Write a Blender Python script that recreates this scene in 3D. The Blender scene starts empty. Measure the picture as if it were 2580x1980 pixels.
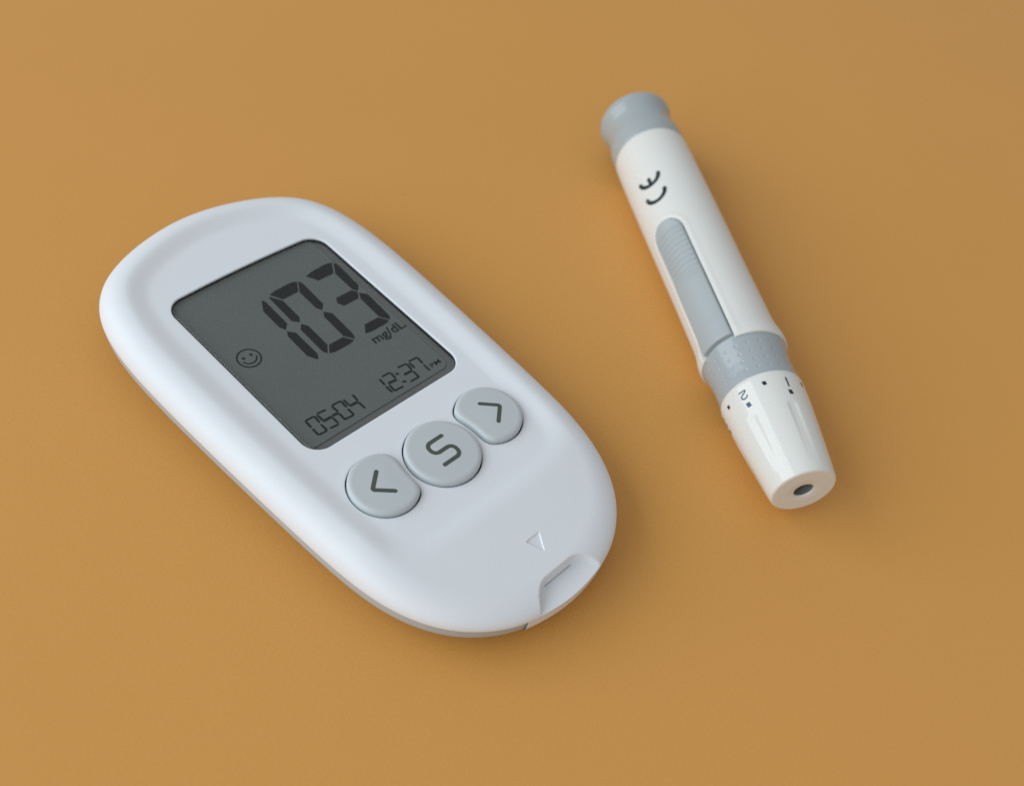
import bpy, bmesh, math
import numpy as np
from mathutils import Matrix, Vector, geometry

# ---------------------------------------------------------------- camera, world, light, exposure
scene = bpy.context.scene
MM = 0.001
TABLE = -10.0            # the dish floor of the meter is z = 0 in millimetre space, the table 10 mm below it


def W(p):
    """millimetre space -> metres, table at z = 0"""
    return Vector((p[0] * MM, p[1] * MM, (p[2] - TABLE) * MM))


def rot_zxz(pitch, yaw, roll):
    return (Matrix.Rotation(yaw, 3, 'Z') @ Matrix.Rotation(pitch, 3, 'X') @ Matrix.Rotation(roll, 3, 'Z'))


cam_data = bpy.data.cameras.new('camera')
cam_data.sensor_width = 36.0
cam_data.sensor_fit = 'HORIZONTAL'
cam_data.lens = 2803.34 / 2580.0 * 36.0
cam_data.clip_start = 0.005
cam_data.clip_end = 50.0
cam = bpy.data.objects.new('camera', cam_data)
scene.collection.objects.link(cam)
cam_rot = rot_zxz(0.736247615, -1.01215124, 0.284510056)
cam.matrix_world = Matrix.Translation(W((-85.0082, -92.3940, 133.50006))) @ cam_rot.to_4x4()
scene.camera = cam
cam_data.dof.use_dof = True
cam_data.dof.focus_distance = 0.170
cam_data.dof.aperture_fstop = 19.0

world = bpy.data.worlds.new('World')
scene.world = world
world.use_nodes = True
bg = world.node_tree.nodes['Background']
bg.inputs['Color'].default_value = (1.0, 0.985, 0.965, 1)
bg.inputs['Strength'].default_value = 0.415


def area_light(name, azimuth, elevation, dist, sx, sy, power, color):
    """a window or lit wall of the room, turned towards the table"""
    a, e = math.radians(azimuth), math.radians(elevation)
    d = Vector((math.cos(a) * math.cos(e), math.sin(a) * math.cos(e), math.sin(e)))
    L = bpy.data.lights.new(name, 'AREA')
    L.shape = 'RECTANGLE'
    L.size, L.size_y = sx, sy
    L.energy = power
    L.color = color
    o = bpy.data.objects.new(name, L)
    scene.collection.objects.link(o)
    o.location = d * dist
    o.rotation_euler = d.to_track_quat('Z', 'Y').to_euler()
    return o


area_light('window_light', 150, 29, 1.5, 2.4, 1.25, 23.5, (0.85, 0.94, 1.0))

vs = scene.view_settings
scene.display_settings.display_device = 'sRGB'
vs.view_transform = 'Standard'
vs.look = 'None'
vs.exposure = 0.0
vs.gamma = 1.0
vs.use_curve_mapping = False
scene.cycles.max_bounces = 10
scene.cycles.use_denoising = False
scene.cycles.transparent_max_bounces = 12

# ---------------------------------------------------------------- materials


def new_mat(name):
    m = bpy.data.materials.new(name)
    m.use_nodes = True
    nt = m.node_tree
    return m, nt, nt.nodes['Principled BSDF']


def plastic(name, color, rough, bump=0.0, bump_scale=6000.0, vary=0.02, spec=0.5, sss=0.0, coat=0.0):
    m, nt, b = new_mat(name)
    b.inputs['Roughness'].default_value = rough
    b.inputs['Specular IOR Level'].default_value = spec
    if coat:
        b.inputs['Coat Weight'].default_value = coat
        b.inputs['Coat Roughness'].default_value = 0.08
    if sss:
        b.inputs['Subsurface Weight'].default_value = sss
        b.inputs['Subsurface Radius'].default_value = (1.0, 0.8, 0.6)
        b.inputs['Subsurface Scale'].default_value = 0.0012
    tc = nt.nodes.new('ShaderNodeTexCoord')
    n = nt.nodes.new('ShaderNodeTexNoise')
    n.inputs['Scale'].default_value = 90.0
    n.inputs['Detail'].default_value = 5.0
    nt.links.new(tc.outputs['Object'], n.inputs['Vector'])
    mix = nt.nodes.new('ShaderNodeMix')
    mix.data_type = 'RGBA'
    mix.inputs[6].default_value = (*[c * (1 - vary) for c in color], 1)
    mix.inputs[7].default_value = (*[min(1, c * (1 + vary)) for c in color], 1)
    nt.links.new(n.outputs['Fac'], mix.inputs[0])
    nt.links.new(mix.outputs[2], b.inputs['Base Color'])
    if bump:
        n2 = nt.nodes.new('ShaderNodeTexNoise')
        n2.inputs['Scale'].default_value = bump_scale
        n2.inputs['Detail'].default_value = 2.0
        nt.links.new(tc.outputs['Object'], n2.inputs['Vector'])
        bp = nt.nodes.new('ShaderNodeBump')
        bp.inputs['Strength'].default_value = bump
        bp.inputs['Distance'].default_value = 0.00005
        nt.links.new(n2.outputs['Fac'], bp.inputs['Height'])
        nt.links.new(bp.outputs['Normal'], b.inputs['Normal'])
    return m


def ink(name, color, rough=0.5):
    return plastic(name, color, rough, vary=0.05, spec=0.25)


M_WHITE = plastic('meter_white_plastic', (0.81, 0.855, 0.91), 0.48, bump=0.35, bump_scale=5200, sss=0.0)
M_BASE = plastic('meter_grey_plastic', (0.47, 0.51, 0.525), 0.42, bump=0.2)
M_BUTTON = plastic('button_grey_rubber', (0.56, 0.612, 0.638), 0.45, bump=0.05)
M_SYMBOL = ink('button_symbol_ink', (0.085, 0.10, 0.09))
M_GASKET = plastic('black_gasket', (0.006, 0.009, 0.013), 0.3)
M_LCD = plastic('lcd_grey', (0.178, 0.188, 0.181), 0.5, vary=0.05, spec=0.15)
M_LCDEDGE = plastic('lcd_edge', (0.17, 0.20, 0.20), 0.3)
M_TRAY = plastic('lcd_tray', (0.19, 0.18, 0.18), 0.5, spec=0.2)
M_SEG = ink('lcd_segment', (0.016, 0.0155, 0.018), 0.6)
M_PENWHITE = plastic('pen_white_plastic', (0.77, 0.78, 0.76), 0.36, bump=0.06, sss=0.15)
M_PENTIP = plastic('pen_tip_plastic', (0.775, 0.785, 0.76), 0.11, bump=0.0, sss=0.2)
M_PENGREY = plastic('pen_grey_plastic', (0.405, 0.455, 0.475), 0.42, bump=0.05)
M_PENCOLLAR = plastic('pen_collar_plastic', (0.385, 0.435, 0.465), 0.17)
M_PENCAP = plastic('pen_cap_plastic', (0.385, 0.435, 0.455), 0.24)
M_PENINK = ink('pen_print_ink', (0.012, 0.025, 0.035), 0.35)
M_PENINKB = ink('pen_print_blue', (0.07, 0.12, 0.19), 0.35)
M_CREASE = plastic('crease_shade_grey', (0.47, 0.47, 0.51), 0.5)  # grey that stands in for shade in the strip notch's crease
M_BORE = plastic('bore_grey', (0.21, 0.215, 0.20), 0.4)

# clear display window: mostly transparent with a mirror reflection that grows at grazing angles
M_GLASS = bpy.data.materials.new('clear_window')
M_GLASS.use_nodes = True
_nt = M_GLASS.node_tree
_nt.nodes.remove(_nt.nodes['Principled BSDF'])
_tr = _nt.nodes.new('ShaderNodeBsdfTransparent')
_tr.inputs['Color'].default_value = (0.93, 0.95, 0.95, 1)
_gl = _nt.nodes.new('ShaderNodeBsdfGlossy')
_gl.inputs['Roughness'].default_value = 0.12
_fr = _nt.nodes.new('ShaderNodeFresnel')
_fr.inputs['IOR'].default_value = 1.45
_mx = _nt.nodes.new('ShaderNodeMixShader')
_geo = _nt.nodes.new('ShaderNodeNewGeometry')
_front = _nt.nodes.new('ShaderNodeMath')
_front.operation = 'MULTIPLY_ADD'          # reflect only at the outer side of the pane: fresnel * (1 - backfacing)
_front.inputs[1].default_value = -1.0
_front.inputs[2].default_value = 1.0
_nt.links.new(_geo.outputs['Backfacing'], _front.inputs[0])
_frm = _nt.nodes.new('ShaderNodeMath')
_frm.operation = 'MULTIPLY'
_nt.links.new(_fr.outputs[0], _frm.inputs[0])
_nt.links.new(_front.outputs[0], _frm.inputs[1])
_nt.links.new(_frm.outputs[0], _mx.inputs[0])
_nt.links.new(_tr.outputs[0], _mx.inputs[1])
_nt.links.new(_gl.outputs[0], _mx.inputs[2])
_nt.links.new(_mx.outputs[0], _nt.nodes['Material Output'].inputs['Surface'])

# mustard table board: matte, faint mottling, fine tooth, a few dust specks
M_TABLE, _nt, _b = new_mat('mustard_board')
_b.inputs['Roughness'].default_value = 0.5
_b.inputs['Specular IOR Level'].default_value = 0.27
_tc = _nt.nodes.new('ShaderNodeTexCoord')
_n1 = _nt.nodes.new('ShaderNodeTexNoise')
_n1.inputs['Scale'].default_value = 22.0
_n1.inputs['Detail'].default_value = 6.0
_n1.inputs['Roughness'].default_value = 0.6
_nt.links.new(_tc.outputs['Object'], _n1.inputs['Vector'])
_cm = _nt.nodes.new('ShaderNodeMix')
_cm.data_type = 'RGBA'
_cm.inputs[6].default_value = (0.705, 0.350, 0.086, 1)
_cm.inputs[7].default_value = (0.745, 0.374, 0.098, 1)
_nt.links.new(_n1.outputs['Fac'], _cm.inputs[0])
_gr = _nt.nodes.new('ShaderNodeTexNoise')
_gr.inputs['Scale'].default_value = 2600.0
_gr.inputs['Detail'].default_value = 2.0
_nt.links.new(_tc.outputs['Object'], _gr.inputs['Vector'])
_gm = _nt.nodes.new('ShaderNodeMix')
_gm.data_type = 'RGBA'
_gm.blend_type = 'MULTIPLY'
_gm.inputs[0].default_value = 1.0
_rp = _nt.nodes.new('ShaderNodeMapRange')
_rp.inputs['To Min'].default_value = 0.93
_rp.inputs['To Max'].default_value = 1.07
_nt.links.new(_gr.outputs['Fac'], _rp.inputs['Value'])
_nt.links.new(_cm.outputs[2], _gm.inputs[6])
_nt.links.new(_rp.outputs['Result'], _gm.inputs[7])
_vo = _nt.nodes.new('ShaderNodeTexVoronoi')
_vo.inputs['Scale'].default_value = 42.0
_wn = _nt.nodes.new('ShaderNodeTexNoise')
_wn.inputs['Scale'].default_value = 1300.0
_wv = _nt.nodes.new('ShaderNodeVectorMath')
_wv.operation = 'MULTIPLY_ADD'
_wv.inputs[1].default_value = (0.0011, 0.0011, 0.0)
_nt.links.new(_tc.outputs['Object'], _wn.inputs['Vector'])
_nt.links.new(_wn.outputs['Color'], _wv.inputs[0])
_nt.links.new(_tc.outputs['Object'], _wv.inputs[2])
_nt.links.new(_wv.outputs[0], _vo.inputs['Vector'])
_sp = _nt.nodes.new('ShaderNodeMapRange')          # a speck sits at the middle of some cells only
_sp.inputs['From Min'].default_value = 0.010
_sp.inputs['From Max'].default_value = 0.022
_sp.inputs['To Min'].default_value = 1.0
_sp.inputs['To Max'].default_value = 0.0
_nt.links.new(_vo.outputs['Distance'], _sp.inputs['Value'])
_sx = _nt.nodes.new('ShaderNodeSeparateColor')
_nt.links.new(_vo.outputs['Color'], _sx.inputs['Color'])
_sel = _nt.nodes.new('ShaderNodeMath')
_sel.operation = 'GREATER_THAN'
_sel.inputs[1].default_value = 0.72
_nt.links.new(_sx.outputs['Red'], _sel.inputs[0])
_sm = _nt.nodes.new('ShaderNodeMath')
_sm.operation = 'MULTIPLY'
_nt.links.new(_sp.outputs['Result'], _sm.inputs[0])
_nt.links.new(_sel.outputs[0], _sm.inputs[1])
_sm2 = _nt.nodes.new('ShaderNodeMath')
_sm2.operation = 'MULTIPLY'
_sm2.inputs[1].default_value = 0.55
_nt.links.new(_sm.outputs[0], _sm2.inputs[0])
_dk = _nt.nodes.new('ShaderNodeMix')
_dk.data_type = 'RGBA'
_dk.inputs[7].default_value = (0.09, 0.055, 0.03, 1)
_nt.links.new(_sm2.outputs[0], _dk.inputs[0])
_nt.links.new(_gm.outputs[2], _dk.inputs[6])
_nt.links.new(_dk.outputs[2], _b.inputs['Base Color'])
_bp = _nt.nodes.new('ShaderNodeBump')
_bp.inputs['Strength'].default_value = 0.25
_bp.inputs['Distance'].default_value = 0.00006
_nt.links.new(_gr.outputs['Fac'], _bp.inputs['Height'])
_nt.links.new(_bp.outputs['Normal'], _b.inputs['Normal'])

# ---------------------------------------------------------------- mesh helpers (all take millimetres)


def mesh_obj(name, verts, faces, mat, parent=None, smooth=True, sharp=38.0):
    me = bpy.data.meshes.new(name)
    v = np.asarray(verts, dtype=float) * MM
    me.from_pydata(v.tolist(), [], faces)
    me.validate(clean_customdata=False)
    bm = bmesh.new()
    bm.from_mesh(me)
    bmesh.ops.remove_doubles(bm, verts=bm.verts, dist=1e-7)
    bmesh.ops.recalc_face_normals(bm, faces=bm.faces)
    bm.to_mesh(me)
    bm.free()
    if smooth:
        me.shade_smooth()
        me.set_sharp_from_angle(angle=math.radians(sharp))
    me.materials.append(mat)
    o = bpy.data.objects.new(name, me)
    scene.collection.objects.link(o)
    if parent is not None:
        o.parent = parent
    return o


def empty(name, loc, rz=0.0):
    o = bpy.data.objects.new(name, None)
    o.empty_display_size = 0.01
    scene.collection.objects.link(o)
    o.location = loc
    o.rotation_euler = (0, 0, rz)
    return o


def bridge(faces, a, b, n, closed=True):
    """quads between ring starting at index a and ring starting at b"""
    for i in range(n if closed else n - 1):
        j = (i + 1) % n
        faces.append((a + i, a + j, b + j, b + i))


def rings_mesh(rings, cap_first=False, cap_last=False):
    n = len(rings[0])
    verts, faces = [], []
    for r in rings:
        verts.extend([tuple(p) for p in r])
    for k in range(len(rings) - 1):
        bridge(faces, k * n, (k + 1) * n, n)
    if cap_first:
        faces.append(tuple(range(n))[::-1])
    if cap_last:
        faces.append(tuple(range((len(rings) - 1) * n, len(rings) * n)))
    return verts, faces


def smoothstep(x):
    x = np.clip(x, 0, 1)
    return x * x * (3 - 2 * x)


def smin(a, b, k):
    h = np.clip(0.5 + 0.5 * (b - a) / k, 0, 1)
    return b * (1 - h) + a * h - k * h * (1 - h)


def offset_loop(P, d):
    """move a closed counter-clockwise loop inwards by d"""
    T = np.roll(P, -1, 0) - np.roll(P, 1, 0)
    T /= np.linalg.norm(T, axis=1)[:, None]
    N = np.stack([-T[:, 1], T[:, 0]], 1)
    return P + N * d


def with_z(P, z):
    return np.concatenate([P, np.full((len(P), 1), z) if np.isscalar(z) else np.asarray(z)[:, None]], 1)


def inside(poly, pts):
    x, y = pts[:, 0], pts[:, 1]
    c = np.zeros(len(pts), bool)
    px, py = poly[:, 0], poly[:, 1]
    for i in range(len(poly)):
        j = i - 1
        cond = (py[i] > y) != (py[j] > y)
        if not cond.any():
            continue
        xx = (px[j] - px[i]) * (y - py[i]) / (py[j] - py[i] + 1e-30) + px[i]
        c ^= cond & (x < xx)
    return c


def resample(P, n):
    Q = np.vstack([P, P[:1]])
    s = np.concatenate([[0], np.cumsum(np.linalg.norm(np.diff(Q, axis=0), axis=1))])
    t = np.linspace(0, s[-1], n, endpoint=False)
    return np.stack([np.interp(t, s, Q[:, 0]), np.interp(t, s, Q[:, 1])], 1)


def stroke(points, width, cap=6):
    """outline (list of quads as verts/faces, 2-D) of a round-ended pen stroke along a polyline"""
    P = np.asarray(points, float)
    T = np.gradient(P, axis=0)
    T /= np.linalg.norm(T, axis=1)[:, None]
    N = np.stack([-T[:, 1], T[:, 0]], 1) * width / 2
    rows = [(P[i] - N[i], P[i] + N[i]) for i in range(len(P))]
    head, tail = [], []
    for k in range(1, cap + 1):
        a = math.pi / 2 * k / cap
        t = math.sin(a) * width / 2
        c = math.cos(a)
        tail.append((P[-1] + T[-1] * t - N[-1] * c, P[-1] + T[-1] * t + N[-1] * c))
        head.append((P[0] - T[0] * t - N[0] * c, P[0] - T[0] * t + N[0] * c))
    rows = head[::-1] + rows + tail
    v, f = [], []
    for a, b in rows:
        v += [a, b]
    for i in range(len(rows) - 1):
        f.append((2 * i, 2 * i + 1, 2 * i + 3, 2 * i + 2))
    return v, f


def polyline(points, radius, step=0.12):
    """polyline with rounded corners, densely sampled"""
    P = [np.asarray(p, float) for p in points]
    out = [P[0]]
    for i in range(1, len(P) - 1):
        a, b, c = P[i - 1], P[i], P[i + 1]
        u, w = (a - b) / np.linalg.norm(a - b), (c - b) / np.linalg.norm(c - b)
        ang = math.acos(np.clip(u @ w, -1, 1))
        tl = min(radius / math.tan(ang / 2), 0.499 * np.linalg.norm(a - b), 0.499 * np.linalg.norm(c - b))
        r = tl * math.tan(ang / 2)
        cen = b + (u + w) / np.linalg.norm(u + w) * r / math.sin(ang / 2)
        p0, p1 = b + u * tl, b + w * tl
        a0 = math.atan2(*(p0 - cen)[::-1])
        a1 = math.atan2(*(p1 - cen)[::-1])
        da = (a1 - a0 + math.pi) % (2 * math.pi) - math.pi
        for k in range(13):
            t = a0 + da * k / 12
            out.append(cen + r * np.array([math.cos(t), math.sin(t)]))
    out.append(P[-1])
    Q = np.array(out)
    s = np.concatenate([[0], np.cumsum(np.linalg.norm(np.diff(Q, axis=0), axis=1))])
    n = max(3, int(s[-1] / step))
    t = np.linspace(0, s[-1], n)
    return np.stack([np.interp(t, s, Q[:, 0]), np.interp(t, s, Q[:, 1])], 1)


def merge(parts):
    v, f = [], []
    for pv, pf in parts:
        b = len(v)
        v.extend([tuple(p) for p in pv])
        f.extend([tuple(i + b for i in q) for q in pf])
    return v, f

# ---------------------------------------------------------------- the table


def build_table():
    s = 900.0
    o = mesh_obj('table_top', [(-s, -s, 0), (s, -s, 0), (s, s, 0), (-s, s, 0)], [(0, 1, 2, 3)], M_TABLE, smooth=False)
    o['kind'] = 'structure'
    o['label'] = 'plain mustard brown matte table surface'
    return o


build_table()

# ---------------------------------------------------------------- the meter
MO = np.array([0.0, -12.0, TABLE])     # origin of the meter's Empty in millimetre space
meter = empty('glucose_meter', W(MO))
meter['label'] = 'white oval glucose meter with grey display showing 103 and three grey buttons'
meter['category'] = 'glucose meter'


def meter_part(name, verts, faces, mat, parent=None, **kw):
    v = np.asarray(verts, float) - MO
    return mesh_obj(name, v, faces, mat, parent or meter, **kw)


# outline in plan: half-profile, mirrored, smoothed with a cosine series in polar form
HALF = [(0, 36.0), (5, 35.6), (10, 34.5), (15.5, 32.5), (19.8, 29.8), (22.8, 26), (24.6, 21), (25.6, 14), (25.8, 5),
        (25.4, -10), (24.7, -25), (24.0, -35), (22.3, -44), (20.6, -48), (17.9, -52), (14.6, -55), (10.5, -57.4),
        (5, -58.9), (0, -59.4)]


def outline(n):
    H = np.array(HALF, float)
    full = np.vstack([H, H[-2:0:-1] * [-1, 1]])              # closed, clockwise
    m = len(full)
    # closed natural cubic spline through the points, by chord length
    h = np.linalg.norm(np.roll(full, -1, 0) - full, axis=1)
    A = np.zeros((m, m))
    rhs = np.zeros((m, 2))
    for i in range(m):
        hm, hp = h[i - 1], h[i]
        A[i, i - 1] += hm
        A[i, i] += 2 * (hm + hp)
        A[i, (i + 1) % m] += hp
        rhs[i] = 6 * ((full[(i + 1) % m] - full[i]) / hp - (full[i] - full[i - 1]) / hm)
    K = np.linalg.solve(A, rhs)
    out = []
    for i in range(m):
        j = (i + 1) % m
        for t in np.linspace(0, h[i], 60, endpoint=False):
            u = h[i] - t
            out.append((K[i] * u ** 3 + K[j] * t ** 3) / (6 * h[i]) + (full[i] / h[i] - K[i] * h[i] / 6) * u + (full[j] / h[i] - K[j] * h[i] / 6) * t)
    P = np.array(out)[::-1]
    for _ in range(2):                                       # even out and smooth a little
        P = resample(P, 2000)
        k = np.hanning(61)
        k /= k.sum()
        pad = np.vstack([P[-30:], P, P[:30]])
        P = np.stack([np.convolve(pad[:, c], k, 'valid') for c in (0, 1)], 1)
    return resample(P, n)


NOUT = 1800
OUT = outline(NOUT)
_seg = outline(900)


def dist_out(p):
    d = np.empty(len(p))
    for i in range(0, len(p), 4000):
        q = p[i:i + 4000]
        D = np.hypot(q[:, None, 0] - _seg[None, :, 0], q[:, None, 1] - _seg[None, :, 1])
        k = D.argmin(1)
        best = None
        for off in (-1, 0):
            a = _seg[(k + off) % len(_seg)]
            b = _seg[(k + off + 1) % len(_seg)]
            ab = b - a
            t = np.clip(((q - a) * ab).sum(1) / (ab * ab).sum(1), 0, 1)
            e = np.hypot(*(q - a - ab * t[:, None]).T)
            best = e if best is None else np.minimum(best, e)
        d[i:i + 4000] = best
    return d


Z_SEAM = -3.5


def seam_z(p):
    """height of the lower rim of the white shell"""
    return np.full(len(p), Z_SEAM)


def top_z(p, d):
    """height of the white shell's upper surface (mm), d = distance to the outline"""
    x, y = p[:, 0], p[:, 1]
    t = np.maximum(0, -(y + 34.0))
    nose = 0.115 * (np.sqrt(t * t + 9) - 3)
    crown = 0.92 - nose - 0.0006 * x * x
    R = 4.9
    u = np.clip(1 - d / R, 0, 1)
    edge = (1 - (1 - u ** 2.15) ** (1 / 2.15)) * (crown - seam_z(p))
    outer = crown - edge
    dd = smin(d - 3.9, (y + 43.6) * 1.0, 5.0)
    mask = smoothstep(dd / 4.2)
    z = outer * (1 - mask) + 0.0 * mask
    # strip port: a notch in the nose with sloping walls
    f = smin(-55.0 - y, 4.4 + 0.7 * np.maximum(0, -55.0 - y) - np.abs(x - 0.1), 2.0)
    cut = np.clip(f / 0.5, 0, 1) ** 1.6
    floor = np.minimum(z, -3.2)
    return z * (1 - cut) + floor * cut


# openings
def rounded_rect(x0, x1, y0, y1, r, bow=0.0, n=360):
    P = []
    for cx, cy, a0 in ((x1 - r, y1 - r, 0), (x0 + r, y1 - r, 90), (x0 + r, y0 + r, 180), (x1 - r, y0 + r, 270)):
        for k in range(31):
            a = math.radians(a0 + 90 * k / 30)
            P.append((cx + r * math.cos(a), cy + r * math.sin(a)))
    P = resample(np.array(P), n)
    if bow:
        w = (x1 - x0) / 2
        P[:, 1] += bow * (1 - ((P[:, 0] - (x0 + x1) / 2) / w) ** 2) * smoothstep((P[:, 1] - y1 + 4) / 4)
    return P


SCREEN = rounded_rect(-15.55, 15.6, -18.95, 18.75, 3.1, bow=0.45)
B_S = (0.0, -30.36, 5.98)
B_SIDE = (11.0, -29.32, 5.45)
BITE = 7.05


def circle(cx, cy, r, n=200):
    t = np.linspace(0, 2 * np.pi, n, endpoint=False)
    return np.stack([cx + r * np.cos(t), cy + r * np.sin(t)], 1)


def side_button(sign, grow=0.0, n=200):
    """round button with a bite taken out by the round middle one (rounded corners)"""
    cx, cy, r = B_SIDE[0] * sign, B_SIDE[1], B_SIDE[2]
    t = np.linspace(0, 2 * np.pi, n, endpoint=False)
    D = np.stack([np.cos(t), np.sin(t)], 1)
    lo, hi = np.zeros(n), np.full(n, 9.0)
    for _ in range(40):
        m = (lo + hi) / 2
        Q = np.array([cx, cy]) + D * m[:, None]
        a = np.hypot(Q[:, 0] - cx, Q[:, 1] - cy) - r
        b = BITE - np.hypot(Q[:, 0], Q[:, 1] - B_S[1])
        f = -smin(-a, -b, 1.9) - grow
        lo, hi = np.where(f < 0, m, lo), np.where(f < 0, hi, m)
    return np.array([cx, cy]) + D * lo[:, None]


def contour_of(kind, grow):
    if kind == 's':
        return circle(B_S[0], B_S[1], B_S[2] + grow)
    return side_button(1 if kind == 'r' else -1, grow)


TRI = np.array([(-1.05, -49.25), (0.3, -52.25), (2.1, -49.2)])     # counter-clockwise


BASE_T = np.array([0, .25, .34, .42, .50, .60, .75, 1.0])
BASE_D = np.array([.28, .31, .42, .70, 1.3, 2.5, 5.0, 9.5])


def base_d(t):
    """inset of the lower shell at depth t (0 at the seam, 1 on the table)"""
    return np.interp(t, BASE_T, BASE_D)


def build_upper_shell():
    rings_d = [2.2 * (k / 22) ** 2 for k in range(23)]
    ring_pts = [offset_loop(OUT, d) for d in rings_d]
    inner = ring_pts[-1]
    # loops bounding holes
    LIP = 0.16
    scr_hole = offset_loop(SCREEN, -LIP)
    holes = [scr_hole] + [contour_of(k, 0.22 + LIP) for k in 'slr']
    tri_outer = resample(np.vstack([TRI]), 60)
    tri_outer = np.vstack([np.linspace(TRI[i], TRI[(i + 1) % 3], 14, endpoint=False) for i in range(3)])
    cen = TRI.mean(0)
    tri_inner = cen + (tri_outer - cen) * 0.84
    # free points
    g = 0.42
    pts = []
    for j, y in enumerate(np.arange(-58, 36, g * 0.87)):
        for x in np.arange(-25 + (j % 2) * g / 2, 25, g):
            pts.append((x, y))
    gf = 0.11
    for j, y in enumerate(np.arange(-57.3, -53.6, gf)):
        for x in np.arange(-8.5, 8.5, gf):
            pts.append((x, y))
    pts = np.array(pts)
    keep = inside(inner, pts) & (dist_out(pts) > 2.2 + 0.12)
    for h in holes:
        keep &= ~inside(h, pts)
        hd = np.full(len(pts), 9.0)
        for q in h[::2]:
            hd = np.minimum(hd, np.hypot(pts[:, 0] - q[0], pts[:, 1] - q[1]))
        keep &= hd > 0.2
    for q in np.vstack([tri_outer, tri_inner]):
        keep &= np.hypot(pts[:, 0] - q[0], pts[:, 1] - q[1]) > 0.1
    pts = pts[keep]
    loops = [inner] + holes + [tri_outer, tri_inner]
    V, E = [], []
    for L in loops:
        b = len(V)
        V += [Vector(p) for p in L]
        E += [(b + i, b + (i + 1) % len(L)) for i in range(len(L))]
    V += [Vector(p) for p in pts]
    ov, oe, of, _, _, _ = geometry.delaunay_2d_cdt(V, E, [], 0, 1e-6)
    P = np.array([(v.x, v.y) for v in ov])
    F = np.array([f for f in of])
    C = P[F].mean(1)
    ok = inside(inner, C)
    for h in holes:
        ok &= ~inside(h, C)
    F = F[ok]
    Z = top_z(P, dist_out(P))
    tin = inside(cen + (tri_inner - cen) * 1.004, P)
    Z = Z - 0.24 * tin
    parts = [(with_z(P, Z), [tuple(int(i) for i in f) for f in F])]
    # rounded outer edge
    rr = []
    for d, L in zip(rings_d, ring_pts):
        rr.append(with_z(L, top_z(L, np.full(len(L), d))))
    sk = offset_loop(OUT, 0.9)
    rr.insert(0, with_z(sk, seam_z(OUT)))
    parts.append(rings_mesh(rr))
    # apron of the white shell below the strip port, lying over the lower shell
    ap = OUT[(OUT[:, 1] < -50) & (np.abs(OUT[:, 0]) < 8.6)]
    ap = ap[np.argsort(ap[:, 0])]
    rows = [(0.0, Z_SEAM)]
    for tt in np.linspace(0.0, 0.55, 16):
        rows.append((base_d(tt) - 0.26, Z_SEAM - 0.19 + (TABLE - Z_SEAM + 0.19) * tt))
    rows.append((base_d(0.55) + 0.5, rows[-1][1]))
    vv, ff = [], []
    nrm = np.gradient(ap, axis=0)
    nrm = np.stack([-nrm[:, 1], nrm[:, 0]], 1) / np.linalg.norm(nrm, axis=1)[:, None]
    for d, z in rows:
        vv.extend(map(tuple, with_z(ap + nrm * d, z)))
    m = len(ap)
    for k in range(len(rows) - 1):
        bridge(ff, k * m, (k + 1) * m, m, closed=False)
    parts.append((vv, ff))
    # lips and walls of the openings
    for k, h in enumerate(holes):
        depth = 0.38 if k == 0 else 2.0
        z0 = top_z(h, dist_out(h))
        rings = [with_z(h, z0)]
        for a in (22, 45, 68, 90):
            a = math.radians(a)
            L = offset_loop(h, LIP * math.sin(a))
            rings.append(with_z(L, z0 - LIP * (1 - math.cos(a))))
        rings.append(with_z(offset_loop(h, LIP), z0 - depth))
        parts.append(rings_mesh(rings))
    v, f = merge(parts)
    o = meter_part('upper_shell', v, f, M_WHITE, sharp=50)
    o['label'] = 'white rounded upper shell with recessed face and strip notch'
    return o


shell = build_upper_shell()


def build_crease_shade():
    """the narrow mouth of the strip port at the foot of the notch's back wall"""
    x0, x1, y0, y1, z0, z1 = -3.9, 4.1, -55.56, -54.6, -3.3, -2.95
    v = [(x, y, z) for x in (x0, x1) for y in (y0, y1) for z in (z0, z1)]
    f = [(0, 1, 3, 2), (4, 6, 7, 5), (0, 4, 5, 1), (2, 3, 7, 6), (0, 2, 6, 4), (1, 5, 7, 3)]
    meter_part('crease_shade', v, f, M_CREASE, smooth=False)['label'] = 'thin grey bar painted as shade in the crease of the strip notch'


build_crease_shade()


def build_lower_shell():
    rings = []
    base = outline(600)
    zt = Z_SEAM - 0.14
    rings.append(with_z(offset_loop(base, 1.2), zt))
    rings.append(with_z(offset_loop(base, 0.34), zt))
    for t in np.linspace(0.01, 1, 41):
        z = zt - 0.05 + (TABLE - zt + 0.05) * t
        d = base_d(t)
        rings.append(with_z(offset_loop(base, d), z))
    v, f = rings_mesh(rings, cap_last=True)
    o = meter_part('lower_shell', v, f, M_BASE)
    o['label'] = 'grey lower shell rounding under to the table'


build_lower_shell()


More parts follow.
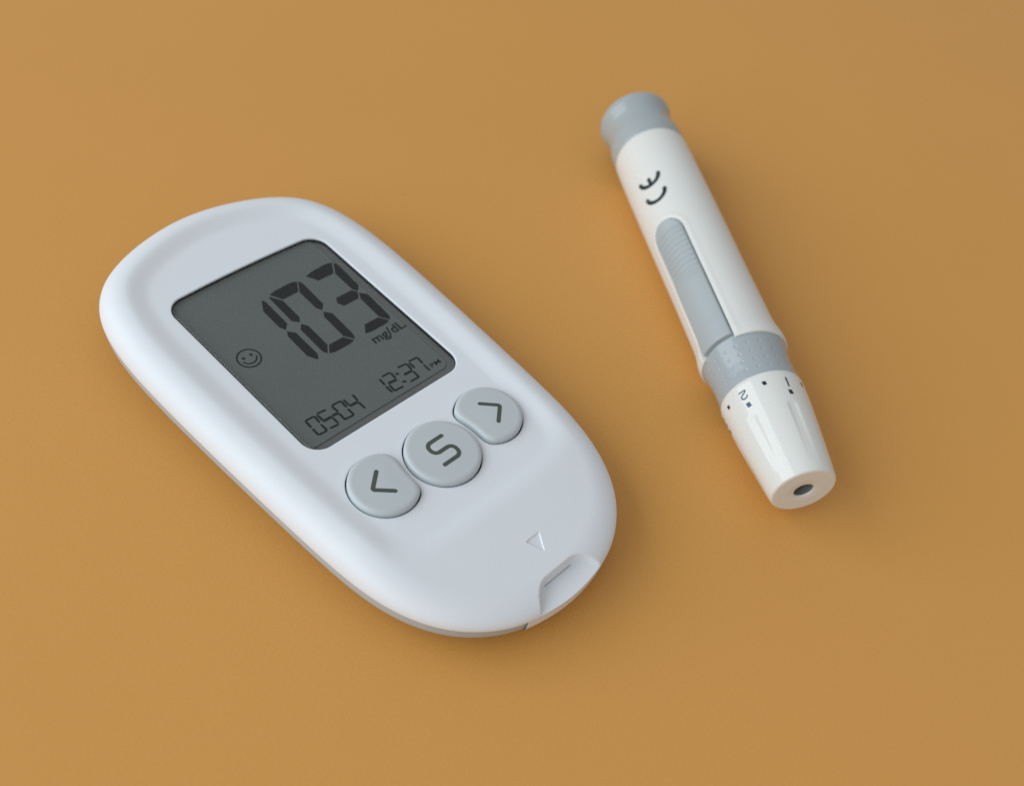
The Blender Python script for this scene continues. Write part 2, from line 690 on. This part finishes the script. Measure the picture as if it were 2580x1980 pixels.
# segment outlines of the display, millimetres in plan
BIG={"1":[[[-1.66,11.63],[-1.35,11.06],[-1.52,5.13],[-2.59,4.07],[-3.08,5.11],[-2.97,9.49]],[[-2.65,3.76],[-1.67,2.7],[-1.78,-2.93],[-2.38,-3.91],[-2.71,-3.58],[-3.37,-2.31],[-3.21,2.75]]],"0":[[[0.21,11.89],[1.42,12.19],[4.24,12.26],[5.14,12.16],[5.84,11.83],[4.52,9.83],[1.33,9.8]],[[-0.14,11.67],[1.14,9.55],[0.98,5.11],[0.35,4.12],[-0.6,5.07],[-0.36,10.69],[-0.31,11.28]],[[6.04,11.73],[6.32,11.31],[6.36,10.51],[6.11,5.25],[4.99,4.15],[4.52,5.29],[4.63,9.59]],[[0.27,3.72],[0.93,2.67],[0.77,-2.32],[-0.39,-3.76],[-0.7,-3.27],[-0.8,-2.4],[-0.6,2.84]],[[4.98,3.83],[5.96,2.71],[5.75,-2.45],[5.6,-3.28],[5.21,-3.94],[4.12,-2.3],[4.35,2.81]],[[0.99,-2.45],[3.88,-2.45],[4.94,-4.04],[3.96,-4.28],[2.01,-4.31],[0.81,-4.27],[-0.15,-3.93]]],"3":[[[7.9,12.0],[9.6,12.35],[12.18,12.47],[13.1,12.36],[13.65,12.07],[12.2,9.91],[9.02,9.98]],[[13.87,11.92],[14.14,11.48],[14.18,10.77],[13.87,5.24],[12.85,4.27],[12.35,5.16],[12.43,9.67]],[[12.11,5.03],[12.7,4.16],[11.86,2.89],[8.69,2.9],[8.14,4.01],[8.78,5.11]],[[12.78,3.82],[13.77,2.76],[13.46,-2.47],[13.37,-3.22],[12.9,-3.93],[11.83,-2.37],[12.05,2.6]],[[8.65,-2.37],[11.56,-2.39],[12.67,-4.01],[11.88,-4.26],[8.74,-4.26],[8.07,-4.18],[7.47,-3.95]]]}
SMALL=[[[[-11.83,-12.5],[-10.51,-12.6]],[[-12.01,-12.72],[-12.07,-13.91]],[[-10.34,-12.82],[-10.44,-13.9]],[[-12.08,-14.52],[-12.13,-15.62]],[[-10.54,-14.62],[-10.51,-15.7]],[[-11.96,-15.83],[-10.69,-15.92]]],[[[-9.58,-12.49],[-8.28,-12.65]],[[-9.85,-12.83],[-9.78,-13.95]],[[-9.65,-14.23],[-8.45,-14.24]],[[-8.27,-14.55],[-8.29,-15.69]],[[-9.81,-15.88],[-8.51,-16.03]]],[[[-7.91,-14.19],[-7.19,-14.28]]],[[[-6.7,-12.57],[-5.27,-12.68]],[[-6.93,-12.85],[-6.87,-13.98]],[[-5.15,-12.89],[-5.23,-14.02]],[[-6.97,-14.62],[-7.0,-15.77]],[[-5.29,-14.7],[-5.27,-15.8]],[[-6.95,-15.89],[-5.46,-16.02]]],[[[-4.65,-12.9],[-4.68,-13.98]],[[-4.5,-14.29],[-3.26,-14.39]],[[-2.85,-12.95],[-2.97,-14.06]],[[-3.08,-14.71],[-3.07,-15.9]]],[[[2.7,-13.01],[2.6,-14.17]],[[2.53,-14.77],[2.53,-15.99]]],[[[3.49,-12.73],[4.9,-12.8]],[[5.03,-13.09],[4.93,-14.17]],[[3.41,-14.38],[4.67,-14.55]],[[3.15,-14.85],[3.05,-16.0]],[[3.16,-16.14],[4.64,-16.23]]],[[[5.64,-13.63],[5.87,-13.76]],[[5.47,-15.53],[5.74,-15.65]]],[[[6.82,-12.76],[8.25,-12.93]],[[8.44,-13.16],[8.33,-14.25]],[[6.73,-14.52],[8.01,-14.6]],[[8.24,-14.96],[8.18,-16.16]],[[6.54,-16.21],[8.07,-16.28]]],[[[8.94,-13.23],[8.93,-14.29]],[[9.21,-12.84],[10.72,-12.95]],[[10.81,-13.21],[10.69,-14.31]],[[10.6,-14.93],[10.58,-16.17]]]]


def build_display():
    # black gasket round the opening
    outer, inner = SCREEN, offset_loop(SCREEN, 0.05)
    v, f = rings_mesh([with_z(offset_loop(SCREEN, -0.25), -0.36), with_z(inner, -0.36), with_z(inner, -1.75),
                       with_z(offset_loop(SCREEN, -0.25), -1.75)])
    meter_part('display_gasket', v, f, M_GASKET)
    # floor of the display well
    L = offset_loop(SCREEN, -0.1)
    meter_part('display_tray', *rings_mesh([with_z(L, -0.98), with_z(L, -1.6)], cap_first=True, cap_last=True), M_TRAY)
    # clear window with a chamfered edge
    a, b = offset_loop(SCREEN, 0.07), offset_loop(SCREEN, 0.40)
    v, f = rings_mesh([with_z(a, -0.60), with_z(a, -0.46), with_z(b, -0.12)],
                      cap_first=True, cap_last=True)
    w = meter_part('display_window', v, f, M_GLASS, sharp=12)
    w['label'] = 'clear display window'
    # liquid crystal panel on its backing plate
    lc = rounded_rect(-15.52, 14.1, -17.3, 18.95, 1.5, bow=0.35)
    li = offset_loop(lc, 0.06)
    lcd = meter_part('lcd_panel', *rings_mesh([with_z(li, -1.2), with_z(li, -0.8)], cap_first=True, cap_last=True), M_LCD)
    lcd['label'] = 'grey liquid crystal panel'
    meter_part('panel_edge', *rings_mesh([with_z(lc, -1.2), with_z(lc, -0.81), with_z(offset_loop(lc, 0.09), -0.78), with_z(offset_loop(lc, 0.13), -0.80)]),
               M_LCDEDGE, parent=lcd)
    zs = -0.780

    def flat(name, parts2d):
        v, f = merge(parts2d)
        return meter_part(name, [(p[0], p[1], zs) for p in v], f, M_SEG, parent=lcd, smooth=False)
    for ch in '103':
        o = flat('digit', [(s, [tuple(range(len(s)))]) for s in BIG[ch]])
        o['label'] = 'large dark seven segment digit ' + ch
    for g, ch in zip(SMALL, ['0', '5', 'dash', '0', '4', '1', '2', 'colon', '3', '7']):
        segs = []
        for a, b in g:
            a, b = np.array(a), np.array(b)
            wdt = 0.36 if abs(a[0] - b[0]) > abs(a[1] - b[1]) else 0.40
            ymid = (a[1] + b[1]) / 2
            if abs(a[1] - b[1]) < 0.4 and -14.8 < ymid < -14.0:
                wdt = 0.5
            if ch == 'colon':
                wdt = 0.44
            segs.append(stroke([a, (a + b) / 2, b], wdt, cap=2))
        flat('small_digit', segs)['label'] = 'small dark seven segment ' + ch
    # smiling face icon
    cx, cy, r = -11.02, 2.6, 2.02
    th = np.linspace(0, 2 * np.pi, 49)
    ring = ([(cx + r * math.cos(t), cy + r * math.sin(t)) for t in th[:-1]] +
            [(cx + (r - 0.27) * math.cos(t), cy + (r - 0.27) * math.sin(t)) for t in th[:-1]],
            [(i, (i + 1) % 48, 48 + (i + 1) % 48, 48 + i) for i in range(48)])
    eyes = [([(ex + 0.27 * math.cos(t), 3.02 + 0.27 * math.sin(t)) for t in th[:-1:3]], [tuple(range(16))])
            for ex in (-11.76, -10.34)]
    ta = np.radians(np.linspace(196, 344, 24))
    mouth = stroke([(cx + 1.27 * math.cos(t), 2.72 + 1.25 * math.sin(t)) for t in ta], 0.25, cap=3)
    flat('smile_icon', [ring] + eyes + [mouth])['label'] = 'small outlined smiling face icon'

    def text(name, s, x0, x1, y0, y1, bold):
        """s set in a sans face, scaled so that its first capital height is y0..y1 and its width x0..x1"""
        cu = bpy.data.curves.new('tmp', 'FONT')
        cu.body = s
        cu.resolution_u = 4
        cu.offset = bold
        ob = bpy.data.objects.new('tmp', cu)
        scene.collection.objects.link(ob)
        bpy.context.view_layer.update()
        dg = bpy.context.evaluated_depsgraph_get()
        me = bpy.data.meshes.new_from_object(ob.evaluated_get(dg))
        co = np.array([v.co[:2] for v in me.vertices])
        fc = [tuple(p.vertices) for p in me.polygons]
        bpy.data.objects.remove(ob)
        bpy.data.meshes.remove(me)
        bpy.data.curves.remove(cu)
        lo, hi = co.min(0), co.max(0)
        cap = hi[1]
        P = np.stack([x0 + (co[:, 0] - lo[0]) / (hi[0] - lo[0]) * (x1 - x0), y0 + co[:, 1] / cap * (y1 - y0)], 1)
        return flat(name, [(P, fc)])
    text('unit_text', 'mg/dL', 7.3, 14.08, -6.70, -4.95, 0.022)['label'] = 'dark unit lettering mg/dL'
    text('unit_text', 'PM', 11.32, 13.40, -16.12, -15.22, 0.01)['label'] = 'small dark PM lettering'


build_display()


def button_z(d, r):
    """height of a button's top above its edge, d = distance from its edge"""
    f = 0.85
    u = np.clip(1 - d / f, 0, 1)
    return 0.42 + 0.52 * (1 - u ** 2.2) ** (1 / 2.2) + 0.12 * smoothstep(d / r)


def build_button(kind, symbol, label):
    c = {'s': np.array(B_S[:2]), 'r': np.array([B_SIDE[0], B_SIDE[1]]), 'l': np.array([-B_SIDE[0], B_SIDE[1]])}[kind]
    r = 5.9
    L = contour_of(kind, 0.0)
    rings = [with_z(L, -2.2)]
    prev = L
    ds = [0, 0.01, 0.04, 0.1, 0.18, 0.28, 0.4, 0.55, 0.7, 0.85, 1.05, 1.3]
    for d in ds:
        rings.append(with_z(contour_of(kind, -d), button_z(np.array(d), r)))
    last = contour_of(kind, -1.3)
    for s in np.linspace(0.94, 0.06, 14):
        q = c + (last - c) * s
        d = 1.3 + (1 - s) * (r - 1.3)
        rings.append(with_z(q, button_z(np.array(d), r)))
    v, f = rings_mesh(rings, cap_last=True)
    b = meter_part('button', v, f, M_BUTTON)
    b['label'] = label
    sv, sf = symbol
    sv = np.array(sv)
    # distance from the edge along the button's own radius
    cl = contour_of(kind, 0.0)
    d = np.array([np.hypot(cl[:, 0] - p[0], cl[:, 1] - p[1]).min() for p in sv])
    z = button_z(d, r) + 0.035
    s = meter_part('button_symbol', with_z(sv, z), sf, M_SYMBOL, parent=b)
    return b


SW = 0.66
s_path = polyline([(1.62, -28.15), (-1.72, -28.15), (-1.72, -30.32), (1.78, -30.32), (1.78, -32.5), (-1.75, -32.5)], 0.95)
build_button('s', stroke(s_path, SW), 'round grey middle button marked with an angular S')
build_button('r', stroke(polyline([(10.95, -27.2), (13.35, -29.38), (10.85, -31.55)], 0.25), SW),
             'grey button with a right pointing chevron')
build_button('l', stroke(polyline([(-10.75, -27.2), (-13.35, -29.35), (-10.85, -31.5)], 0.25), SW),
             'grey button with a left pointing chevron')

# ---------------------------------------------------------------- the lancing pen
PEN_X, PEN_Y, PEN_YAW, AXIS = 43.615, -70.754, 0.99277, 8.262
PEN_K = 0.979            # the profile below is drawn a little large
pen = empty('lancing_pen', W((PEN_X, PEN_Y, TABLE)), PEN_YAW)
pen['label'] = 'white and grey lancing pen lying beside the meter'
pen['category'] = 'lancing pen'


def pen_pt(s, th, r):
    """s along the pen from its tip, th round it (90 degrees is up, 180 the side facing the meter)"""
    return np.stack([s + 0 * th, -r * np.cos(th), AXIS + r * np.sin(th)], -1) * PEN_K


def pen_grid(name, S, rho, mat, caps=(None, None), nth=720, **kw):
    """surface of revolution with local relief; rho(s, theta) in mm, caps = extra (s, r) rings at both ends"""
    S = np.asarray(S, float)
    th = np.linspace(0, 2 * np.pi, nth, endpoint=False)
    rings = []
    for s, r in (caps[0] or []):
        rings.append(pen_pt(np.full(nth, s), th, np.full(nth, r)))
    for s in S:
        rings.append(pen_pt(np.full(nth, s), th, rho(np.full(nth, s), th)))
    for s, r in (caps[1] or []):
        rings.append(pen_pt(np.full(nth, s), th, np.full(nth, r)))
    v, f = rings_mesh(rings)
    return mesh_obj(name, np.array(v), f, mat, pen, **kw)


def cubic(xs, ys):
    """monotone-ish smooth interpolation through profile points"""
    xs, ys = np.asarray(xs, float), np.asarray(ys, float)
    h = np.diff(xs)
    dl = np.diff(ys) / h
    m = np.concatenate([[dl[0]], np.where(dl[:-1] * dl[1:] > 0, 2 * dl[:-1] * dl[1:] / (dl[:-1] + dl[1:] + 1e-12), 0), [dl[-1]]])

    def f(x):
        x = np.clip(x, xs[0], xs[-1])
        i = np.clip(np.searchsorted(xs, x) - 1, 0, len(h) - 1)
        t = (x - xs[i]) / h[i]
        return ((2 * t ** 3 - 3 * t ** 2 + 1) * ys[i] + (t ** 3 - 2 * t ** 2 + t) * h[i] * m[i] +
                (-2 * t ** 3 + 3 * t ** 2) * ys[i + 1] + (t ** 3 - t ** 2) * h[i] * m[i + 1])
    return f


def dang(th, deg):
    return (th - math.radians(deg) + np.pi) % (2 * np.pi) - np.pi


# tip
tip_r = cubic([-0.45, -0.36, -0.15, 0.3, 5, 9, 12, 15, 17.6, 19.0, 19.55], [5.34, 5.53, 5.69, 5.80, 6.38, 6.8, 7.1, 7.36, 7.53, 7.58, 7.5])


def tip_rho(s, th):
    r = tip_r(s)
    win = smoothstep((13.4 - s) / 1.2) * np.clip((s - 1.0) / 11.0, 0, 1) ** 0.8
    for k in range(6):
        a = np.abs(dang(th, 28 + 60 * k)) * r
        wdt = 1.15
        r = r - 0.19 * win * smoothstep((wdt - a) / 0.9)
    return r


BORE = 1.72
tip = pen_grid('tip_cap', np.concatenate([np.linspace(-0.45, 1, 22), np.linspace(1.15, 19.55, 124)]), tip_rho, M_PENTIP,
               caps=([(4.2, BORE), (-0.30, BORE), (-0.41, BORE + 0.06), (-0.45, BORE + 0.16), (-0.45, 3.4), (-0.45, 5.1)], [(19.6, 6.6)]), sharp=30)
tip['label'] = 'glossy white fluted tip with depth numbers'
# lancet end seen down the bore
_t = np.linspace(0, 2 * np.pi, 48, endpoint=False)
_r = [pen_pt(np.full(48, s), _t, np.full(48, r)) for s, r in ((-0.15, 1.70), (2.2, 1.69), (2.25, 1.0), (3.2, 0.9))]
_v, _f = rings_mesh(_r, cap_last=True)
mesh_obj('lancet_bore', np.array(_v), _f, M_BORE, pen)

# collar with rows of dimples
col_r = cubic([19.45, 19.7, 20.5, 22.0, 23.5, 25.5, 27.4, 28.6], [7.40, 7.42, 7.38, 7.30, 7.30, 7.45, 7.66, 7.80])


def collar_rho(s, th):
    r = col_r(s)
    for sd in (26.75, 24.93, 23.2, 21.35):
        k = np.round((np.degrees(th) - 94.8) / 16.64)
        for kk in (k,):
            a = dang(th, 0) - dang(np.radians(94.8 + 16.64 * kk), 0)
            a = (a + np.pi) % (2 * np.pi) - np.pi
            q = np.hypot(s - sd, a * 7.4) / 0.33
            r = r - 0.11 * np.clip(1 - q * q, 0, 1) ** 1.0
    return r


col = pen_grid('grip_collar', np.linspace(19.45, 28.6, 110), collar_rho, M_PENCOLLAR, caps=([(19.45, 6.5)], [(28.6, 6.5)]), sharp=60)
col['label'] = 'grey collar with rows of small dimples'

# barrel with the slot for the slide
bar_r = cubic([28.35, 28.6, 29.3, 30.4, 31.6, 33.2, 36, 45, 60, 75, 84, 86.2, 86.6],
              [8.1, 8.24, 8.28, 8.22, 8.02, 7.80, 7.74, 7.74, 7.86, 7.92, 7.90, 7.84, 7.72])
SLOT_MID, SLOT_W, SLOT_END = 150.0, 3.62, 57.95


def slot_sd(s, th):
    w = dang(th, SLOT_MID) * 7.85
    return np.where(s < SLOT_END, np.abs(w) - SLOT_W, np.hypot(np.maximum(s - SLOT_END, 0), w) - SLOT_W), w


def barrel_rho(s, th):
    r = bar_r(s)
    sd, w = slot_sd(s, th)
    front = smoothstep((s - 28.4) / 1.0)
    lip = np.exp(-((sd - 0.75) / 0.55) ** 2) * 0.11
    r = r + lip * front * (sd > 0) + 0
    r = r - 1.15 * smoothstep((0.06 - sd) / 0.12)
    return r


bar = pen_grid('barrel', np.concatenate([np.linspace(28.35, 34, 48), np.linspace(34.2, 57, 80), np.linspace(57.1, 62, 50), np.linspace(62.3, 86.6, 70)]),
               barrel_rho, M_PENWHITE, caps=([(28.35, 6.6)], [(86.6, 6.6)]), sharp=40)
bar['label'] = 'white cylindrical barrel with a slot for the slide'


def build_slide():
    S = np.concatenate([[29.32, 29.34, 29.40, 29.5], np.linspace(29.7, 46, 50), np.linspace(46.1, 60, 260), np.linspace(60.02, SLOT_END + SLOT_W - 0.16, 40)])
    nw = 90
    top, rows = [], []
    for s in S:
        half = SLOT_W - 0.13
        if s > SLOT_END:
            half = math.sqrt(max((SLOT_W - 0.13) ** 2 - (s - SLOT_END) ** 2, 0.01))
        w = np.sin(np.linspace(-math.pi / 2, math.pi / 2, nw)) * half
        sd = np.maximum(np.abs(w) - (SLOT_W - 0.13), (math.hypot(0, 0)) - 9)
        if s > SLOT_END:
            sd = np.hypot(w, s - SLOT_END) - (SLOT_W - 0.13)
        th = math.radians(SLOT_MID) + w / 7.85
        base = bar_r(np.full(nw, max(s, 33.5)))
        scoop = smoothstep((s - 44.8) / 3.0) * smoothstep((61.6 - s) / 3.0)
        h = 0.62 - 0.36 * scoop
        ridge = 0.0
        if 46.2 < s < 59.3:
            ph = ((s - 46.9) / 1.325) % 1.0
            ridge = 0.24 * math.exp(-((ph - 0.5) / 0.15) ** 2) * float(smoothstep((59.3 - s) / 0.4) * smoothstep((s - 46.2) / 0.4))
        rnd = np.clip(1 + sd / 0.45, 0, 1)
        # the slide is a little flatter than the barrel, with a soft crest along its middle
        prof = h + ridge * smoothstep((-sd - 0.25) / 0.5) - 0.34 * rnd ** 2.4 - 0.05 * np.sqrt((w + 0.5) ** 2 + 0.02)
        end = np.clip(1 - (s - 29.32) / 0.25, 0, 1)
        r = base + prof - 0.15 * end ** 2
        rows.append(pen_pt(np.full(nw, s), th, r))
    v, f = [], []
    for row in rows:
        v.extend(map(tuple, row))
    n = len(rows)
    for i in range(n - 1):
        for j in range(nw - 1):
            f.append((i * nw + j, i * nw + j + 1, (i + 1) * nw + j + 1, (i + 1) * nw + j))
    # skirt down into the slot
    loop = [(0, j) for j in range(nw)] + [(i, nw - 1) for i in range(1, n)] + [(n - 1, j) for j in range(nw - 2, -1, -1)] + [(i, 0) for i in range(n - 2, 0, -1)]
    b = len(v)
    for i, j in loop:
        p = np.array(rows[i][j])
        ax = np.array([p[0], 0, AXIS * PEN_K])
        d = p - ax
        q = ax + d * (6.45 * PEN_K / np.linalg.norm(d))
        v.append(tuple(q))
    m = len(loop)
    for k in range(m):
        a, c = loop[k], loop[(k + 1) % m]
        f.append((a[0] * nw + a[1], c[0] * nw + c[1], b + (k + 1) % m, b + k))
    o = mesh_obj('slide_button', np.array(v), f, M_PENGREY, pen, sharp=45)
    o['label'] = 'grey sliding button with finger ridges'


build_slide()

# end cap
cap_r = cubic([86.45, 86.9, 88.5, 90.2, 92.0, 94.0, 95.3, 96.7, 98.0, 98.9, 99.6, 100.1, 100.4],
              [7.60, 7.74, 7.84, 7.80, 7.46, 7.12, 7.10, 7.45, 7.84, 7.82, 7.45, 6.7, 5.5])
cap = pen_grid('end_cap', np.concatenate([np.linspace(86.45, 98, 70), np.linspace(98.05, 100.4, 44)]), lambda s, th: cap_r(s), M_PENCAP,
               caps=([(86.45, 6.6)], [(100.5, 3.0), (100.52, 0.2)]), nth=180, sharp=60)
cap['label'] = 'grey waisted end cap of the pen'


def pen_print(name, parts2d, rho, mat, parent, lift=0.012):
    """2-D shapes in (s, theta in degrees) laid on a surface of the pen"""
    v, f = merge(parts2d)
    v = np.array(v)
    th = np.radians(v[:, 1])
    P = pen_pt(v[:, 0], th, rho(v[:, 0], th) + lift)
    return mesh_obj(name, P, f, mat, parent)


def on_tip(path, width, s0, th0, R=7.5, step=0.08):
    """stroke given in millimetres on the tip: x runs round the tip, y runs towards its end"""
    v, f = stroke(polyline(path, 0.3, step), width, cap=3)
    return [(s0 - y, th0 + math.degrees(x / R)) for x, y in v], f


def patch(s0, s1, t0, t1, slant=0.0, n=6):
    v = []
    for i in range(n):
        for j in range(n):
            a, b = i / (n - 1), j / (n - 1)
            v.append((s0 + (s1 - s0) * a + slant * (b - 0.5), t0 + (t1 - t0) * b + (a - 0.5) * 1.0))
    f = [(i * n + j, i * n + j + 1, (i + 1) * n + j + 1, (i + 1) * n + j) for i in range(n - 1) for j in range(n - 1)]
    return v, f


tip_flat = lambda s, th: tip_r(s)
for k in range(4):                    # half steps: small squares close to the collar
    c = 52.8 + 61.0 * k
    pen_print('depth_mark', [patch(16.98, 17.75, c - 2.5, c + 2.5)], tip_flat, M_PENINK, tip)
for c, m in ((83, M_PENINK), (144, M_PENINKB), (205, M_PENINK)):      # full steps: square below its number
    pen_print('depth_mark', [patch(14.42, 15.32, c - 3.0, c + 3.0)], tip_flat, m, tip)
pen_print('depth_number', [on_tip([(0, 0), (0, 1.75)], 0.32, 17.85, 82.4)], tip_flat, M_PENINK, tip)['label'] = 'printed number 1'
two = [(0.62, 0.0), (-0.6, 0.0), (-0.5, 0.32), (0.48, 0.82), (0.55, 1.3), (0.1, 1.52), (-0.42, 1.42), (-0.58, 1.15)]
pen_print('depth_number', [on_tip(two, 0.27, 17.75, 145.0)], tip_flat, M_PENINKB, tip)['label'] = 'printed number 2'
three = [(-0.5, 0.1), (0.1, 0.0), (0.5, 0.3), (0.45, 0.65), (0.0, 0.8), (0.45, 0.95), (0.5, 1.3), (0.1, 1.55), (-0.5, 1.45)]
pen_print('depth_number', [on_tip(three, 0.27, 17.75, 206.0)], tip_flat, M_PENINK, tip)['label'] = 'printed number 3'

# CE mark on the barrel
bar_flat = lambda s, th: bar_r(s)


def on_barrel(path, width):
    """millimetres on the barrel: x along the pen, y round it about 141.8 degrees"""
    v, f = stroke(path, width, cap=4)
    return [(x, 141.8 + math.degrees(y / 7.9)) for x, y in v], f


arc = [(math.cos(t), math.sin(t)) for t in np.radians(np.linspace(98, 262, 40))]
pen_print('conformity_mark', [on_barrel([(69.35 + 2.28 * x, 2.22 * y) for x, y in arc], 0.88)], bar_flat, M_PENINK, bar)['label'] = 'printed letter C'
pen_print('conformity_mark', [on_barrel([(74.0 + 2.28 * x, 2.30 * y) for x, y in arc], 0.88),
                              on_barrel([(71.9, 0.0), (72.5, 0.0), (73.4, 0.0)], 0.80)], bar_flat, M_PENINK, bar, lift=0.014)['label'] = 'printed letter E'
